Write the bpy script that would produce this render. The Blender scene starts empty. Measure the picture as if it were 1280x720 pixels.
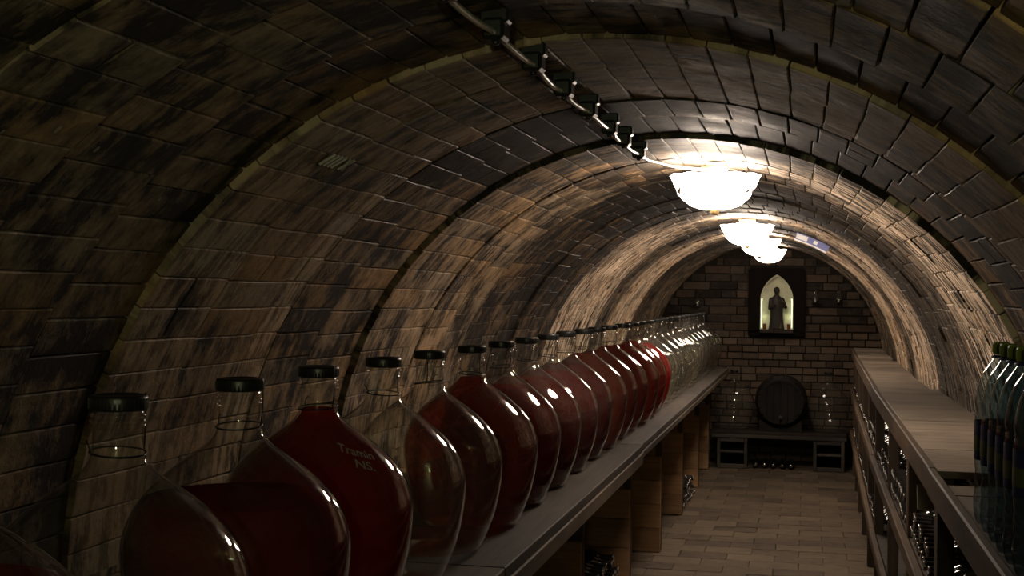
import bpy, bmesh, math, random
from mathutils import Vector, Matrix
random.seed(7)
scene = bpy.context.scene
C = scene.collection
PI = math.pi

# ------------------------------------------------------------------ camera, world, exposure
CAM_H = 1.66
FPX = 1620.0
cam_data = bpy.data.cameras.new('camera'); cam = bpy.data.objects.new('camera', cam_data); C.objects.link(cam)
cam_data.sensor_width = 36.0; cam_data.lens = 36.0*FPX/1280.0; cam_data.clip_start = 0.05; cam_data.clip_end = 60
ROLL = math.radians(0.7)
_a, _b = 370.0, -12.0                                    # tunnel axis relative to the picture centre
_ua = _a*math.cos(ROLL) - _b*math.sin(ROLL); _ub = _a*math.sin(ROLL) + _b*math.cos(ROLL)
YAW = math.atan2(_ua, FPX); PITCH = math.atan2(-_ub, math.hypot(FPX, _ua))
cam.matrix_world = Matrix.Translation((0, 0, CAM_H)) @ Matrix.Rotation(YAW, 4, 'Z') @ Matrix.Rotation(PI/2+PITCH, 4, 'X') @ Matrix.Rotation(ROLL, 4, 'Z')
scene.camera = cam

world = bpy.data.worlds.new('world'); scene.world = world; world.use_nodes = True
world.node_tree.nodes['Background'].inputs[0].default_value = (0.5, 0.5, 0.4, 1)
world.node_tree.nodes['Background'].inputs[1].default_value = 0.0
vs = scene.view_settings
vs.view_transform = 'Standard'; vs.look = 'None'; vs.gamma = 1.0; vs.exposure = 0.0; vs.use_curve_mapping = False
scene.cycles.transparent_max_bounces = 48
scene.cycles.max_bounces = 8
scene.cycles.caustics_reflective = False; scene.cycles.caustics_refractive = False
scene.cycles.sample_clamp_indirect = 4.0
LAMP_BOWL = 56.0        # glow of the glass bowls
LAMP_BULB = 12.0        # watts of each bulb above its bowl
REAR_BULB = 85.0

# ------------------------------------------------------------------ tunnel geometry
XC, ZC, RV = -0.41, 1.03, 1.13          # vault axis and radius
YB, YE = -2.3, 13.3                     # back and end of the tunnel
XL, XR = XC-RV, XC+RV
BENCH_Z = 0.97; BENCH_X = -0.735

# ------------------------------------------------------------------ mesh helpers
class MB:
    def __init__(s): s.v = []; s.f = []; s.m = []; s.sm = []
    def add(s, vs_, fs, mi=0, smooth=False):
        o = len(s.v); s.v += [tuple(p) for p in vs_]
        for f in fs: s.f.append(tuple(i+o for i in f)); s.m.append(mi); s.sm.append(smooth)
    def box(s, x0, x1, y0, y1, z0, z1, ch=0.004, mi=0, M=None):
        """box with chamfered edges"""
        c = min(ch, (x1-x0)*.3, (y1-y0)*.3, (z1-z0)*.3)
        bm = bmesh.new(); bmesh.ops.create_cube(bm, size=1)
        for v in bm.verts: v.co = Vector(((x0+x1)/2+v.co.x*(x1-x0), (y0+y1)/2+v.co.y*(y1-y0), (z0+z1)/2+v.co.z*(z1-z0)))
        if c > 0: bmesh.ops.bevel(bm, geom=bm.edges[:], offset=c, segments=1, affect='EDGES', profile=.5)
        bm.verts.index_update()
        s.add([(M @ v.co if M else v.co) for v in bm.verts], [[v.index for v in f.verts] for f in bm.faces], mi); bm.free()
        return s
    def lathe(s, prof, n=24, mi=0, smooth=True, M=None, cap0=True, cap1=True):
        vs_ = []; fs = []
        for r, z in prof:
            for k in range(n):
                a = 2*PI*k/n; p = Vector((r*math.cos(a), r*math.sin(a), z)); vs_.append(M @ p if M else p)
        for i in range(len(prof)-1):
            for k in range(n):
                a, b = i*n+k, i*n+(k+1) % n; fs.append((a, b, b+n, a+n))
        if cap0: fs.append(tuple(range(n-1, -1, -1)))
        if cap1: fs.append(tuple((len(prof)-1)*n+k for k in range(n)))
        s.add(vs_, fs, mi, smooth); return s
    def tube(s, pts, r, n=8, mi=0, closed=False, smooth=True):
        pts = [Vector(p) for p in pts]; vs_ = []; fs = []; N = len(pts)
        up = None
        for i, p in enumerate(pts):
            a = pts[i-1] if (i > 0 or closed) else p
            b = pts[(i+1) % N] if (i < N-1 or closed) else p
            t = (b-a).normalized()
            if up is None: up = Vector((0, 0, 1)) if abs(t.z) < .9 else Vector((1, 0, 0))
            u = t.cross(up).normalized(); w = u.cross(t).normalized(); up = w
            rr = r[i] if isinstance(r, (list, tuple)) else r
            for k in range(n):
                q = 2*PI*k/n; vs_.append(p+u*(rr*math.cos(q))+w*(rr*math.sin(q)))
        for i in range(N if closed else N-1):
            j = (i+1) % N
            for k in range(n): fs.append((i*n+k, i*n+(k+1) % n, j*n+(k+1) % n, j*n+k))
        if not closed: fs.append(tuple(range(n-1, -1, -1))); fs.append(tuple((N-1)*n+k for k in range(n)))
        s.add(vs_, fs, mi, smooth); return s
    def mesh(s, name, mats):
        me = bpy.data.meshes.new(name); me.from_pydata(s.v, [], s.f)
        for m in (mats if isinstance(mats, (list, tuple)) else [mats]): me.materials.append(m)
        me.polygons.foreach_set('material_index', s.m); me.polygons.foreach_set('use_smooth', s.sm)
        bm = bmesh.new(); bm.from_mesh(me); bmesh.ops.recalc_face_normals(bm, faces=bm.faces[:]); bm.to_mesh(me); bm.free()
        me.update(); return me
    def build(s, name, mats, parent=None, loc=None):
        return link(name, s.mesh(name, mats), parent, loc)
def link(name, data, parent=None, loc=None):
    o = bpy.data.objects.new(name, data); C.objects.link(o)
    if parent: o.parent = parent
    if loc is not None: o.location = loc
    return o
def tag(o, label=None, cat=None, group=None, kind=None):
    if label: o['label'] = label
    if cat: o['category'] = cat
    if group: o['group'] = group
    if kind: o['kind'] = kind
    return o
def thing(name, loc, label, cat, group=None, rz=0):
    o = link(name, None, None, loc); o.rotation_euler = (0, 0, rz); o.empty_display_size = .1
    return tag(o, label, cat, group)
def smoothprof(pts, sub=4):
    out = []
    P = [pts[0]]+list(pts)+[pts[-1]]
    for i in range(1, len(P)-2):
        for k in range(sub):
            t = k/sub
            out.append(tuple(.5*((2*P[i][j])+(-P[i-1][j]+P[i+1][j])*t+(2*P[i-1][j]-5*P[i][j]+4*P[i+1][j]-P[i+2][j])*t*t+(-P[i-1][j]+3*P[i][j]-3*P[i+1][j]+P[i+2][j])*t**3) for j in (0, 1)))
    out.append(tuple(pts[-1])); return out

# ------------------------------------------------------------------ materials
def newmat(name):
    m = bpy.data.materials.new(name); m.use_nodes = True; nt = m.node_tree; nt.nodes.clear()
    out = nt.nodes.new('ShaderNodeOutputMaterial'); return m, nt, out
class NT:
    def __init__(s, nt): s.nt = nt
    def n(s, typ, **kw):
        nd = s.nt.nodes.new('ShaderNode'+typ)
        for k, v in kw.items():
            if k.startswith('i_'):
                key = k[2:]; key = int(key) if key.isdigit() else key
                if hasattr(v, 'is_output') or isinstance(v, bpy.types.NodeSocket): s.nt.links.new(v, nd.inputs[key])
                else: nd.inputs[key].default_value = v
            else: setattr(nd, k, v)
        return nd
    def math(s, op, a, b=0.0, c=0.0, clamp=False):
        nd = s.nt.nodes.new('ShaderNodeMath'); nd.operation = op; nd.use_clamp = clamp
        for i, x in enumerate((a, b, c)):
            if isinstance(x, bpy.types.NodeSocket): s.nt.links.new(x, nd.inputs[i])
            else: nd.inputs[i].default_value = x
        return nd.outputs[0]
    def mix(s, f, a, b, blend='MIX'):
        nd = s.nt.nodes.new('ShaderNodeMix'); nd.data_type = 'RGBA'; nd.blend_type = blend
        for key, x in ((0, f), (6, a), (7, b)):
            if isinstance(x, bpy.types.NodeSocket): s.nt.links.new(x, nd.inputs[key])
            else: nd.inputs[key].default_value = x if key == 0 or len(x) == 4 else (*x, 1)
        return nd.outputs[2]
    def ramp(s, f, *stops):
        nd = s.nt.nodes.new('ShaderNodeValToRGB'); el = nd.color_ramp.elements
        while len(el) < len(stops): el.new(.5)
        for e, (p, c) in zip(el, stops): e.position = p; e.color = c if len(c) == 4 else (*c, 1)
        s.nt.links.new(f, nd.inputs[0]); return nd.outputs[0]
    def noise(s, vec, scale, detail=4, rough=.6):
        nd = s.n('TexNoise', i_Scale=scale, i_Detail=detail, i_Roughness=rough); 
        if vec is not None: s.nt.links.new(vec, nd.inputs['Vector'])
        return nd.outputs[0]
    def map(s, vec, scale=(1, 1, 1), loc=(0, 0, 0)):
        nd = s.n('Mapping'); s.nt.links.new(vec, nd.inputs[0]); nd.inputs['Scale'].default_value = scale; nd.inputs['Location'].default_value = loc
        return nd.outputs[0]
    def bsdf(s, out, color, rough=.7, spec=.3, metal=0.0, bump=None, bstr=.4, bdist=.01):
        p = s.n('BsdfPrincipled')
        for key, x in (('Base Color', color), ('Roughness', rough), ('Specular IOR Level', spec), ('Metallic', metal)):
            if isinstance(x, bpy.types.NodeSocket): s.nt.links.new(x, p.inputs[key])
            else: p.inputs[key].default_value = x if not isinstance(x, tuple) or len(x) == 4 else (*x, 1)
        if bump is not None:
            b = s.n('Bump', i_Strength=bstr, i_Distance=bdist, i_Height=bump); s.nt.links.new(b.outputs[0], p.inputs['Normal'])
        s.nt.links.new(p.outputs[0], out.inputs[0]); return p

def mat_plain(name, color, rough=.6, spec=.4, metal=0.0, var=.25, scale=30):
    m, nt, out = newmat(name); N = NT(nt)
    tc = N.n('TexCoord').outputs['Object']; nz = N.noise(tc, scale)
    d = tuple(c*(1-var) for c in color); l = tuple(min(1, c*(1+var)) for c in color)
    N.bsdf(out, N.mix(nz, d, l), rough, spec, metal, nz, .15, .003); return m
def mat_wood(name, dark, light, axis=1, rough=.65, spec=.25, bstr=.4):
    """planks with grain along one axis; each piece a little different"""
    m, nt, out = newmat(name); N = NT(nt)
    pos = N.n('NewGeometry').outputs['Position']
    rnd = N.n('ObjectInfo').outputs['Random']
    sc = [26, 26, 26]; sc[axis] = 1.6
    cmb = N.n('CombineXYZ'); 
    for i in range(3): nt.links.new(N.math('MULTIPLY', rnd, 37.0), cmb.inputs[i])
    add = N.n('VectorMath', operation='ADD'); nt.links.new(pos, add.inputs[0]); nt.links.new(cmb.outputs[0], add.inputs[1])
    g = N.noise(N.map(add.outputs[0], tuple(sc)), 1.5, 6, .65)
    blot = N.noise(add.outputs[0], 3.0, 5, .6)
    col = N.ramp(g, (.28, dark), (.72, light))
    col = N.mix(N.math('MULTIPLY', N.ramp(blot, (.45, (0, 0, 0)), (.75, (1, 1, 1))), .6), col, tuple(c*.35 for c in dark))
    tint = N.math('ADD', N.math('MULTIPLY', rnd, .6), .68)
    col = N.mix(1.0, col, N.n('CombineColor', i_0=tint, i_1=tint, i_2=tint).outputs[0], 'MULTIPLY')
    N.bsdf(out, col, rough, spec, 0, g, bstr, .004); return m

def mat_vault():
    m, nt, out = newmat('vault_brick'); N = NT(nt)
    pos = N.n('NewGeometry').outputs['Position']
    sep = N.n('SeparateXYZ'); nt.links.new(pos, sep.inputs[0])
    ang = N.math('ARCTAN2', N.math('SUBTRACT', sep.outputs[2], ZC), N.math('SUBTRACT', sep.outputs[0], XC))
    arc = N.math('MULTIPLY', ang, RV)
    pc = N.n('CombineXYZ', i_0=arc, i_1=sep.outputs[1], i_2=0.0).outputs[0]
    at = N.n('Attribute', attribute_name='tone'); sc = N.n('SeparateColor'); nt.links.new(at.outputs['Color'], sc.inputs[0])
    tone, plast, rnd = sc.outputs[0], sc.outputs[1], sc.outputs[2]
    streak = N.noise(N.map(pc, (2.6, 24, 1)), 1.4, 8, .62)          # smears that follow the arch
    broad = N.noise(N.map(pc, (1.0, 1.5, 1)), 3.4, 8, .64)
    blot = N.noise(pos, 2.3, 6, .62)
    fine = N.noise(pos, 55, 5, .7)
    mid = N.noise(N.map(pc, (1, 1.25, 1)), 11, 8, .68)
    warm = N.mix(rnd, (.34, .20, .09), (.28, .21, .135))
    warm = N.mix(1.0, warm, N.ramp(fine, (.3, (.72, .72, .72)), (.7, (1.15, 1.15, 1.15))), 'MULTIPLY')
    soot = N.mix(fine, (.009, .007, .005), (.036, .026, .018))
    # flaking soot: hard-edged patches, more of them where the ring is sooty
    f = N.math('ADD', N.math('ADD', N.math('MULTIPLY', broad, .95), N.math('MULTIPLY', mid, .9)), N.math('MULTIPLY', streak, .35))
    f = N.math('MULTIPLY_ADD', N.math('SUBTRACT', f, 1.1), 1.7, 1.1)
    f = N.math('ADD', f, N.math('MULTIPLY', N.math('SUBTRACT', tone, .5), .72))
    k = N.ramp(N.math('MULTIPLY', f, .5), (.45, (0, 0, 0)), (.535, (.42, .42, .42)), (.68, (1, 1, 1)))
    col = N.mix(k, soot, warm)
    pk = N.math('MULTIPLY', plast, N.ramp(N.math('ADD', N.math('MULTIPLY', streak, .62), N.math('MULTIPLY', mid, .38)), (.485, (0, 0, 0)), (.525, (1, 1, 1))), clamp=True)
    col = N.mix(pk, col, (.88, .70, .52))
    st2 = N.noise(N.map(pc, (4.5, 40, 1)), 1.3, 6, .65)
    sp = N.n('TexVoronoi', i_Scale=7.0); nt.links.new(N.map(pc, (1, 1.6, 1)), sp.inputs['Vector'])
    spot = N.math('LESS_THAN', sp.outputs['Distance'], N.math('MULTIPLY', N.math('SUBTRACT', N.noise(pos, 1.1, 2), .52), .5))
    col = N.mix(N.math('MULTIPLY', spot, .55), col, (.40, .37, .31))
    h = N.math('ADD', N.math('MULTIPLY', fine, .35), N.math('ADD', N.math('ADD', N.math('MULTIPLY', k, .35), N.math('MULTIPLY', st2, .22)), mid))
    N.bsdf(out, col, N.ramp(blot, (.35, (.55, .55, .55)), (.6, (.9, .9, .9))), .22, 0, h, .7, .006)
    return m
def mat_wallbrick():
    m, nt, out = newmat('end_wall_brick'); N = NT(nt)
    pos = N.n('NewGeometry').outputs['Position']
    at = N.n('Attribute', attribute_name='tone'); sc = N.n('SeparateColor'); nt.links.new(at.outputs['Color'], sc.inputs[0])
    a = N.noise(pos, 22, 5, .7); b = N.noise(pos, 5, 4)
    f = N.math('ADD', N.math('MULTIPLY', sc.outputs[0], .7), N.math('ADD', N.math('MULTIPLY', a, .45), N.math('MULTIPLY', b, .35)))
    k = N.ramp(N.math('MULTIPLY', f, .66), (.28, (0, 0, 0)), (.8, (1, 1, 1)))
    col = N.mix(k, (.014, .011, .009), N.mix(sc.outputs[2], (.13, .085, .055), (.125, .10, .072)))
    N.bsdf(out, col, .85, .2, 0, a, .6, .006); return m
def mat_tile():
    m, nt, out = newmat('floor_tile'); N = NT(nt)
    pos = N.n('NewGeometry').outputs['Position']; rnd = N.n('ObjectInfo').outputs['Random']
    a = N.noise(pos, 14, 6, .65); b = N.noise(pos, 2.2, 5)
    f = N.math('ADD', N.math('MULTIPLY', rnd, .3), N.math('ADD', N.math('MULTIPLY', a, .5), N.math('MULTIPLY', b, .6)))
    col = N.mix(N.ramp(N.math('MULTIPLY', f, .72), (.3, (0, 0, 0)), (.72, (1, 1, 1))), (.05, .036, .025), (.19, .142, .095))
    N.bsdf(out, col, .75, .25, 0, a, .4, .004); return m
def mat_glass(name, tint=(.93, .95, .93), rough=.03, body=.02, dust=.035):
    m, nt, out = newmat(name); N = NT(nt)
    lw = N.n('LayerWeight', i_Blend=.5).outputs['Facing']
    fr = N.math('ADD', N.math('MULTIPLY', N.math('POWER', lw, 4.2), .9), .045, clamp=True)
    edge = N.math('POWER', lw, 3.0)
    t = N.n('BsdfTransparent', i_Color=N.mix(edge, tint, tuple(c*.6 for c in tint)))
    g = N.n('BsdfGlossy', i_Color=(1, 1, 1, 1), i_Roughness=rough)
    d = N.n('BsdfDiffuse', i_Color=(.45, .42, .38, 1))
    tc = N.n('TexCoord').outputs['Object']
    dk = N.math('MULTIPLY', N.ramp(N.noise(tc, 14, 6, .7), (.4, (0, 0, 0)), (.8, (1, 1, 1))), dust*2)
    m0 = N.n('MixShader', i_0=N.math('ADD', dk, body)); nt.links.new(t.outputs[0], m0.inputs[1]); nt.links.new(d.outputs[0], m0.inputs[2])
    m1 = N.n('MixShader', i_0=fr); nt.links.new(m0.outputs[0], m1.inputs[1]); nt.links.new(g.outputs[0], m1.inputs[2])
    nt.links.new(m1.outputs[0], out.inputs[0]); return m
def mat_wine(name, col, see=.25):
    m, nt, out = newmat(name); N = NT(nt)
    tc = N.n('TexCoord').outputs['Object']; nz = N.noise(tc, 5, 3)
    c = N.mix(nz, tuple(x*.7 for x in col), col)
    d = N.n('BsdfDiffuse', i_Color=c); tr = N.n('BsdfTranslucent', i_Color=c)
    tp = N.n('BsdfTransparent', i_Color=(*[min(1, x*4) for x in col], 1))
    a = N.n('MixShader', i_0=.68); nt.links.new(d.outputs[0], a.inputs[1]); nt.links.new(tr.outputs[0], a.inputs[2])
    b = N.n('MixShader', i_0=see); nt.links.new(a.outputs[0], b.inputs[1]); nt.links.new(tp.outputs[0], b.inputs[2])
    nt.links.new(b.outputs[0], out.inputs[0]); return m
def mat_glow(name, col, strength, base=(.8, .8, .8)):
    m, nt, out = newmat(name); N = NT(nt)
    p = N.bsdf(out, base, .5); p.inputs['Emission Color'].default_value = (*col, 1); p.inputs['Emission Strength'].default_value = strength
    return m

M_vault = mat_vault(); M_wall = mat_wallbrick(); M_tile = mat_tile()
M_mortar = mat_plain('mortar', (.022, .018, .014), .95, .1, var=.5, scale=20)
M_lowwall = mat_plain('lower_wall', (.05, .038, .028), .9, .1, var=.5, scale=6)
M_grout = mat_plain('floor_grout', (.05, .037, .026), .95, .1, var=.4, scale=12)
M_benchtop = mat_wood('bench_plank', (.036, .029, .022), (.095, .077, .060), 1)
M_fascia = mat_wood('bench_fascia', (.050, .038, .026), (.125, .092, .06), 1)
M_divider = mat_wood('divider_plank', (.22, .125, .06), (.40, .245, .125), 0)
M_post = mat_wood('post_wood', (.045, .03, .02), (.10, .068, .043), 2)
M_ledge = mat_wood('rack_board', (.12, .098, .075), (.28, .23, .18), 0, rough=.6)
M_rail = mat_wood('rack_rail', (.055, .034, .020), (.14, .090, .050), 1)
M_inner = mat_wood('rack_shelf', (.05, .038, .028), (.11, .085, .062), 0)
M_glass = mat_glass('demijohn_glass', (.95, .96, .94), .012, .012, .035)
M_pet = mat_glass('pet_plastic', (.70, .80, .84), .06, .03, .03)
M_jar = mat_glass('small_glass', (.85, .9, .85))
M_black = mat_plain('black_rubber', (.012, .012, .012), .35, .5)
M_wire = mat_plain('wire', (.03, .028, .026), .35, .5, .6)
M_wine = [mat_wine('wine_red', (.15, .016, .011), .25), mat_wine('wine_amber', (.26, .052, .020), .3), mat_wine('wine_pale', (.20, .075, .055), .7), mat_wine('wine_bright', (.55, .04, .03), .3), mat_wine('wine_red_lit', (.38, .034, .025), .2)]  # last: red wine painted brighter for the near demijohns, as if lamplit
M_chalk = mat_plain('chalk', (.40, .36, .33), .9, .1)
M_bowl = mat_glow('lamp_glass', (1.0, .83, .68), LAMP_BOWL)
M_bulb = mat_glow('bulb_glow', (1.0, .85, .70), 90)
M_leaf = mat_plain('lamp_leaf', (.30, .27, .27), .5, .3)
M_brass = mat_plain('brass', (.35, .24, .10), .35, .5, .9)
M_darkwood = mat_wood('dark_wood', (.012, .009, .007), (.035, .025, .018), 2)
M_barrel = mat_wood('barrel_stave', (.006, .005, .004), (.019, .014, .010), 0)
M_iron = mat_plain('iron', (.03, .028, .026), .5, .5, .8)
M_crate = mat_wood('crate_wood', (.05, .042, .034), (.105, .09, .075), 0)
M_void = mat_plain('crate_inside', (.012, .009, .007), .9, .1)
M_bottle = mat_plain('dark_bottle_glass', (.008, .010, .007), .05, 1.0, var=.3)
M_green = mat_plain('green_bottle_glass', (.010, .035, .018), .08, .6, var=.3)
M_foil = mat_plain('bottle_foil', (.30, .27, .25), .22, 1.0, .85)
M_paper = mat_plain('paper', (.55, .48, .40), .9, .1)
M_cable = mat_plain('cable_grey', (.55, .53, .50), .22, .6, .4, var=.1)
M_cap = mat_plain('green_cap', (.20, .24, .03), .4, .4)
M_label = mat_plain('blue_label', (.02, .03, .12), .5, .3)
M_labely = mat_plain('label_band', (.10, .11, .04), .5, .3)
M_surround = mat_plain('surround_matte', (.010, .008, .007), 1.0, .0, var=.4)  # near-black matte of the niche surround
M_niche = mat_plain('niche_plaster', (.55, .55, .38), .85, .1, var=.35, scale=18)
M_nichelamp = mat_glow('niche_tube', (.92, 1.0, .62), 1.6)
M_statue = mat_plain('statue_wood', (.018, .013, .009), .6, .3)
M_statue2 = mat_plain('statue_robe', (.10, .07, .03), .6, .3)
M_candle = mat_plain('candle', (.16, .035, .02), .5, .3)
M_plaque_b = mat_plain('plaque_blue', (.16, .18, .42), .35, .5)
M_plaque_w = mat_plain('plaque_white', (.8, .8, .85), .35, .5)

# ------------------------------------------------------------------ room shell
def vault_pt(a, r=RV): return (XC+r*math.cos(a), ZC+r*math.sin(a))
A0 = math.radians(-10); A1 = PI-A0
mb = MB(); n = 72; ro = RV+.045; vs_ = []; fs = []
for j, y in enumerate((YB-.1, YE+.12)):
    for rr in (ro, ro+.10):
        for i in range(n+1):
            x, z = vault_pt(A0+(A1-A0)*i/n, rr); vs_.append((x, y, z))
L = n+1
for i in range(n):
    fs += [(i, i+1, 2*L+i+1, 2*L+i), (L+i, 3*L+i, 3*L+i+1, L+i+1), (i, L+i, L+i+1, i+1), (2*L+i, 2*L+i+1, 3*L+i+1, 3*L+i)]
fs += [(0, 2*L, 3*L, L), (n, L+n, 3*L+n, 2*L+n)]
mb.add(vs_, fs); ceiling = tag(mb.build('ceiling', M_mortar), 'barrel vault of soot-darkened brick rings over the cellar', None, None, 'structure')
ZW = ZC+ro*math.sin(A0)
wl = tag(MB().box(XL-.19, XL-.012, YB-.1, YE+.12, 0, ZW, 0).build('wall_left', M_lowwall), 'low plastered side wall behind the demijohn bench', None, None, 'structure')
wr = tag(MB().box(XR+.012, XR+.19, YB-.1, YE+.12, 0, ZW, 0).build('wall_right', M_lowwall), 'low plastered side wall behind the bottle racks', None, None, 'structure')

def project(p):
    q = cam.matrix_world.inverted() @ Vector(p)
    if q.z > -.05: return None
    return (640+FPX*q.x/-q.z, 360-FPX*q.y/-q.z, -q.z)

def brick_verts(lx, ly, depth, rnd, nx=5, ny=3, jit=.003, rnd_edge=.0022):
    """worn brick: local x length, y height, z out of the wall; front at z=0"""
    V = []; F = []
    for j in range(ny):
        for i in range(nx):
            u = i/(nx-1)-.5; v = j/(ny-1)-.5
            e = i in (0, nx-1) or j in (0, ny-1)
            V.append(((lx-2*rnd_edge)*u+rnd.uniform(-jit, jit)*.6, (ly-2*rnd_edge)*v+rnd.uniform(-jit, jit), rnd.uniform(-jit, jit)*.7-(rnd.uniform(0, jit) if e else 0)))
    per = [i for i in range(nx)]+[j*nx+nx-1 for j in range(1, ny)]+[(ny-1)*nx+i for i in range(nx-2, -1, -1)]+[j*nx for j in range(ny-2, 0, -1)]
    for j in range(ny-1):
        for i in range(nx-1): F.append((j*nx+i, j*nx+i+1, (j+1)*nx+i+1, (j+1)*nx+i))
    b = len(V); m = len(per)
    for k in per:
        x, y, _ = V[k]; V.append((x*lx/(lx-2*rnd_edge), y*ly/(ly-2*rnd_edge), -rnd_edge*1.2))
    for k in range(m): x, y, _ = V[b+k]; V.append((x, y, -depth))
    for k in range(m):
        l = (k+1) % m
        F.append((per[k], b+k, b+l, per[l])); F.append((b+k, b+m+k, b+m+l, b+l))
    return V, F
def lay(parent, bricks, mat, limit, restname):
    """bricks: (matrix, lx, ly, depth, tone3); the largest in the picture become objects of their own"""
    rnd = random.Random(11); scored = []
    for b in bricks:
        M, lx, ly = b[0], b[1], b[2]
        ps = [project(M @ Vector((sx*lx/2, sy*ly/2, 0))) for sx, sy in ((-1, -1), (1, -1), (1, 1), (-1, 1))]
        area = 0
        if all(ps):
            cx = sum(p[0] for p in ps)/4; cy = sum(p[1] for p in ps)/4
            if -10 < cx < 1290 and -10 < cy < 730 and b[5]:
                area = abs(sum(ps[i][0]*ps[(i+1) % 4][1]-ps[(i+1) % 4][0]*ps[i][1] for i in range(4)))/2
        scored.append((area, b))
    scored.sort(key=lambda t: -t[0])
    V = []; F = []; T = []
    def attr(me, T):
        a = me.attributes.new('tone', 'FLOAT_COLOR', 'POINT'); a.data.foreach_set('color', [c for t in T for c in (*t, 1.0)])
    for k, (area, b) in enumerate(scored):
        M, lx, ly, dp, tone, _, jit = b
        v, f = brick_verts(lx, ly, dp, rnd, 5 if area > 300 else 3, 3 if area > 300 else 2, jit)
        if k < limit and area > 0:
            me = bpy.data.meshes.new('brick'); me.from_pydata(v, [], f); me.materials.append(mat); attr(me, [tone]*len(v))
            o = link('brick', me, parent); o.matrix_world = M
        else:
            o0 = len(V); V += [tuple(M @ Vector(p)) for p in v]; F += [tuple(i+o0 for i in q) for q in f]; T += [tone]*len(v)
    if F:
        me = bpy.data.meshes.new(restname); me.from_pydata(V, [], F); me.materials.append(mat); attr(me, T)
        tag(link(restname, me, parent), None, None, None, 'stuff')

rv = random.Random(3)
bricks = []; rings = []
BH = .0805
def ring_look(y):
    """(tone, plaster) of the rings: soot, bare brick or lime wash, painted lighter in the lamplit bands"""
    if y < 1.2: return rv.uniform(.50, .75), rv.uniform(0, .2)
    if y < 2.2: return rv.uniform(.34, .50), rv.uniform(0, .1)
    if y < 3.05: return rv.uniform(.55, .72), rv.uniform(0, .2)
    if y < 3.34: return .68, .3
    if y < 4.05: return rv.uniform(.16, .26), 0
    if y < 5.2: return rv.uniform(.60, .80), rv.uniform(.65, .85)
    if y < 5.9: return rv.uniform(.5, .65), rv.uniform(.3, .5)
    if y < 7.25: return rv.uniform(.35, .55), rv.uniform(.1, .3)
    if y < 8.9: return rv.uniform(.45, .65), rv.uniform(.85, 1.1)
    if y < 9.5: return .30, .1
    if y < 10.7: return rv.uniform(.5, .8), rv.uniform(.6, .9)
    if y < 11.5: return .25, .05
    return rv.uniform(.3, .6), rv.uniform(.1, .4)
def arch_wear_shade(a, y, t, p):
    """crown painted darker to dim the lamp glow; lime wash survives better on the rack side"""
    c = max(0, 1-abs(a-PI/2)/.62)
    if y > 3.3: t -= .45*c; p *= 1-.85*min(1, c*1.6)  # crown shade put into the brick tone
    if a > PI/2+.55 and 3.3 < y < 4.05: t += .38
    if a > PI/2 and 3.3 < y < 7.3: p *= .12; t -= .16
    if a < PI/2 and 4.0 < y < 7.3: t -= .42; p *= 1.25
    return t, p
y = YB; ring = 0
edges = [3.36, 4.10, 7.40]                    # deep joints between rings
while y < YE:
    w = rv.uniform(.30, .345); deep = False
    for e in edges:
        if y < e-.1 and y+w > e-.17: w = e-y; deep = True
    if y+w > YE-.12: w = YE-y
    gap = .015 if deep else rv.choice((.002, .0025, .003, .004, .010))
    roff = rv.uniform(-.007, .007)+(.014 if y < 3.36-.01 and deep else 0)
    if 3.34 < y < 4.05: roff += .012
    rt, pl = ring_look(y+.02)
    off = rv.uniform(0, BH)
    rings.append((y, y+w, roff))
    nb = int((A1-A0)*RV/BH)+2
    for i in range(nb):
        s = -off+BH*i+BH/2
        a = A0+s/RV
        if a < A0-.03 or a > A1+.03: continue
        rr = RV+roff+rv.uniform(-.0012, .0012)+.003*math.sin(a*3+ring)
        x, z = vault_pt(a, rr)
        nrm = Vector((-math.cos(a), 0, -math.sin(a))); xx = Vector((0, 1, 0)); yv = nrm.cross(xx)
        t_, p_ = arch_wear_shade(a, y, rt, pl)
        tone = (min(1, max(0, t_+rv.uniform(-.14, .14))), max(0, min(1, p_*rv.uniform(.7, 1.15))), rv.random())
        halves = [(0, w)] if rv.random() < .92 else [(-w/4, w/2), (w/4, w/2)]
        for oy, wl_ in halves:
            M = Matrix(((xx.x, yv.x, nrm.x, x), (xx.y, yv.y, nrm.y, y+w/2+oy+rv.uniform(-.002, .002)), (xx.z, yv.z, nrm.z, z), (0, 0, 0, 1)))
            M = M @ Matrix.Rotation(rv.uniform(-.006, .006), 4, 'Z') @ Matrix.Rotation(rv.uniform(-.004, .004), 4, 'Y') @ Matrix.Rotation(rv.uniform(-.008, .008), 4, 'X')
            bricks.append((M, wl_-gap if len(halves) == 1 else wl_-.005, BH-.0022-rv.random()*.0015, .05, tone, z > 1.0, .0009))
    y += w; ring += 1
lay(ceiling, bricks, M_vault, 300, 'brick_rest')

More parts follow.
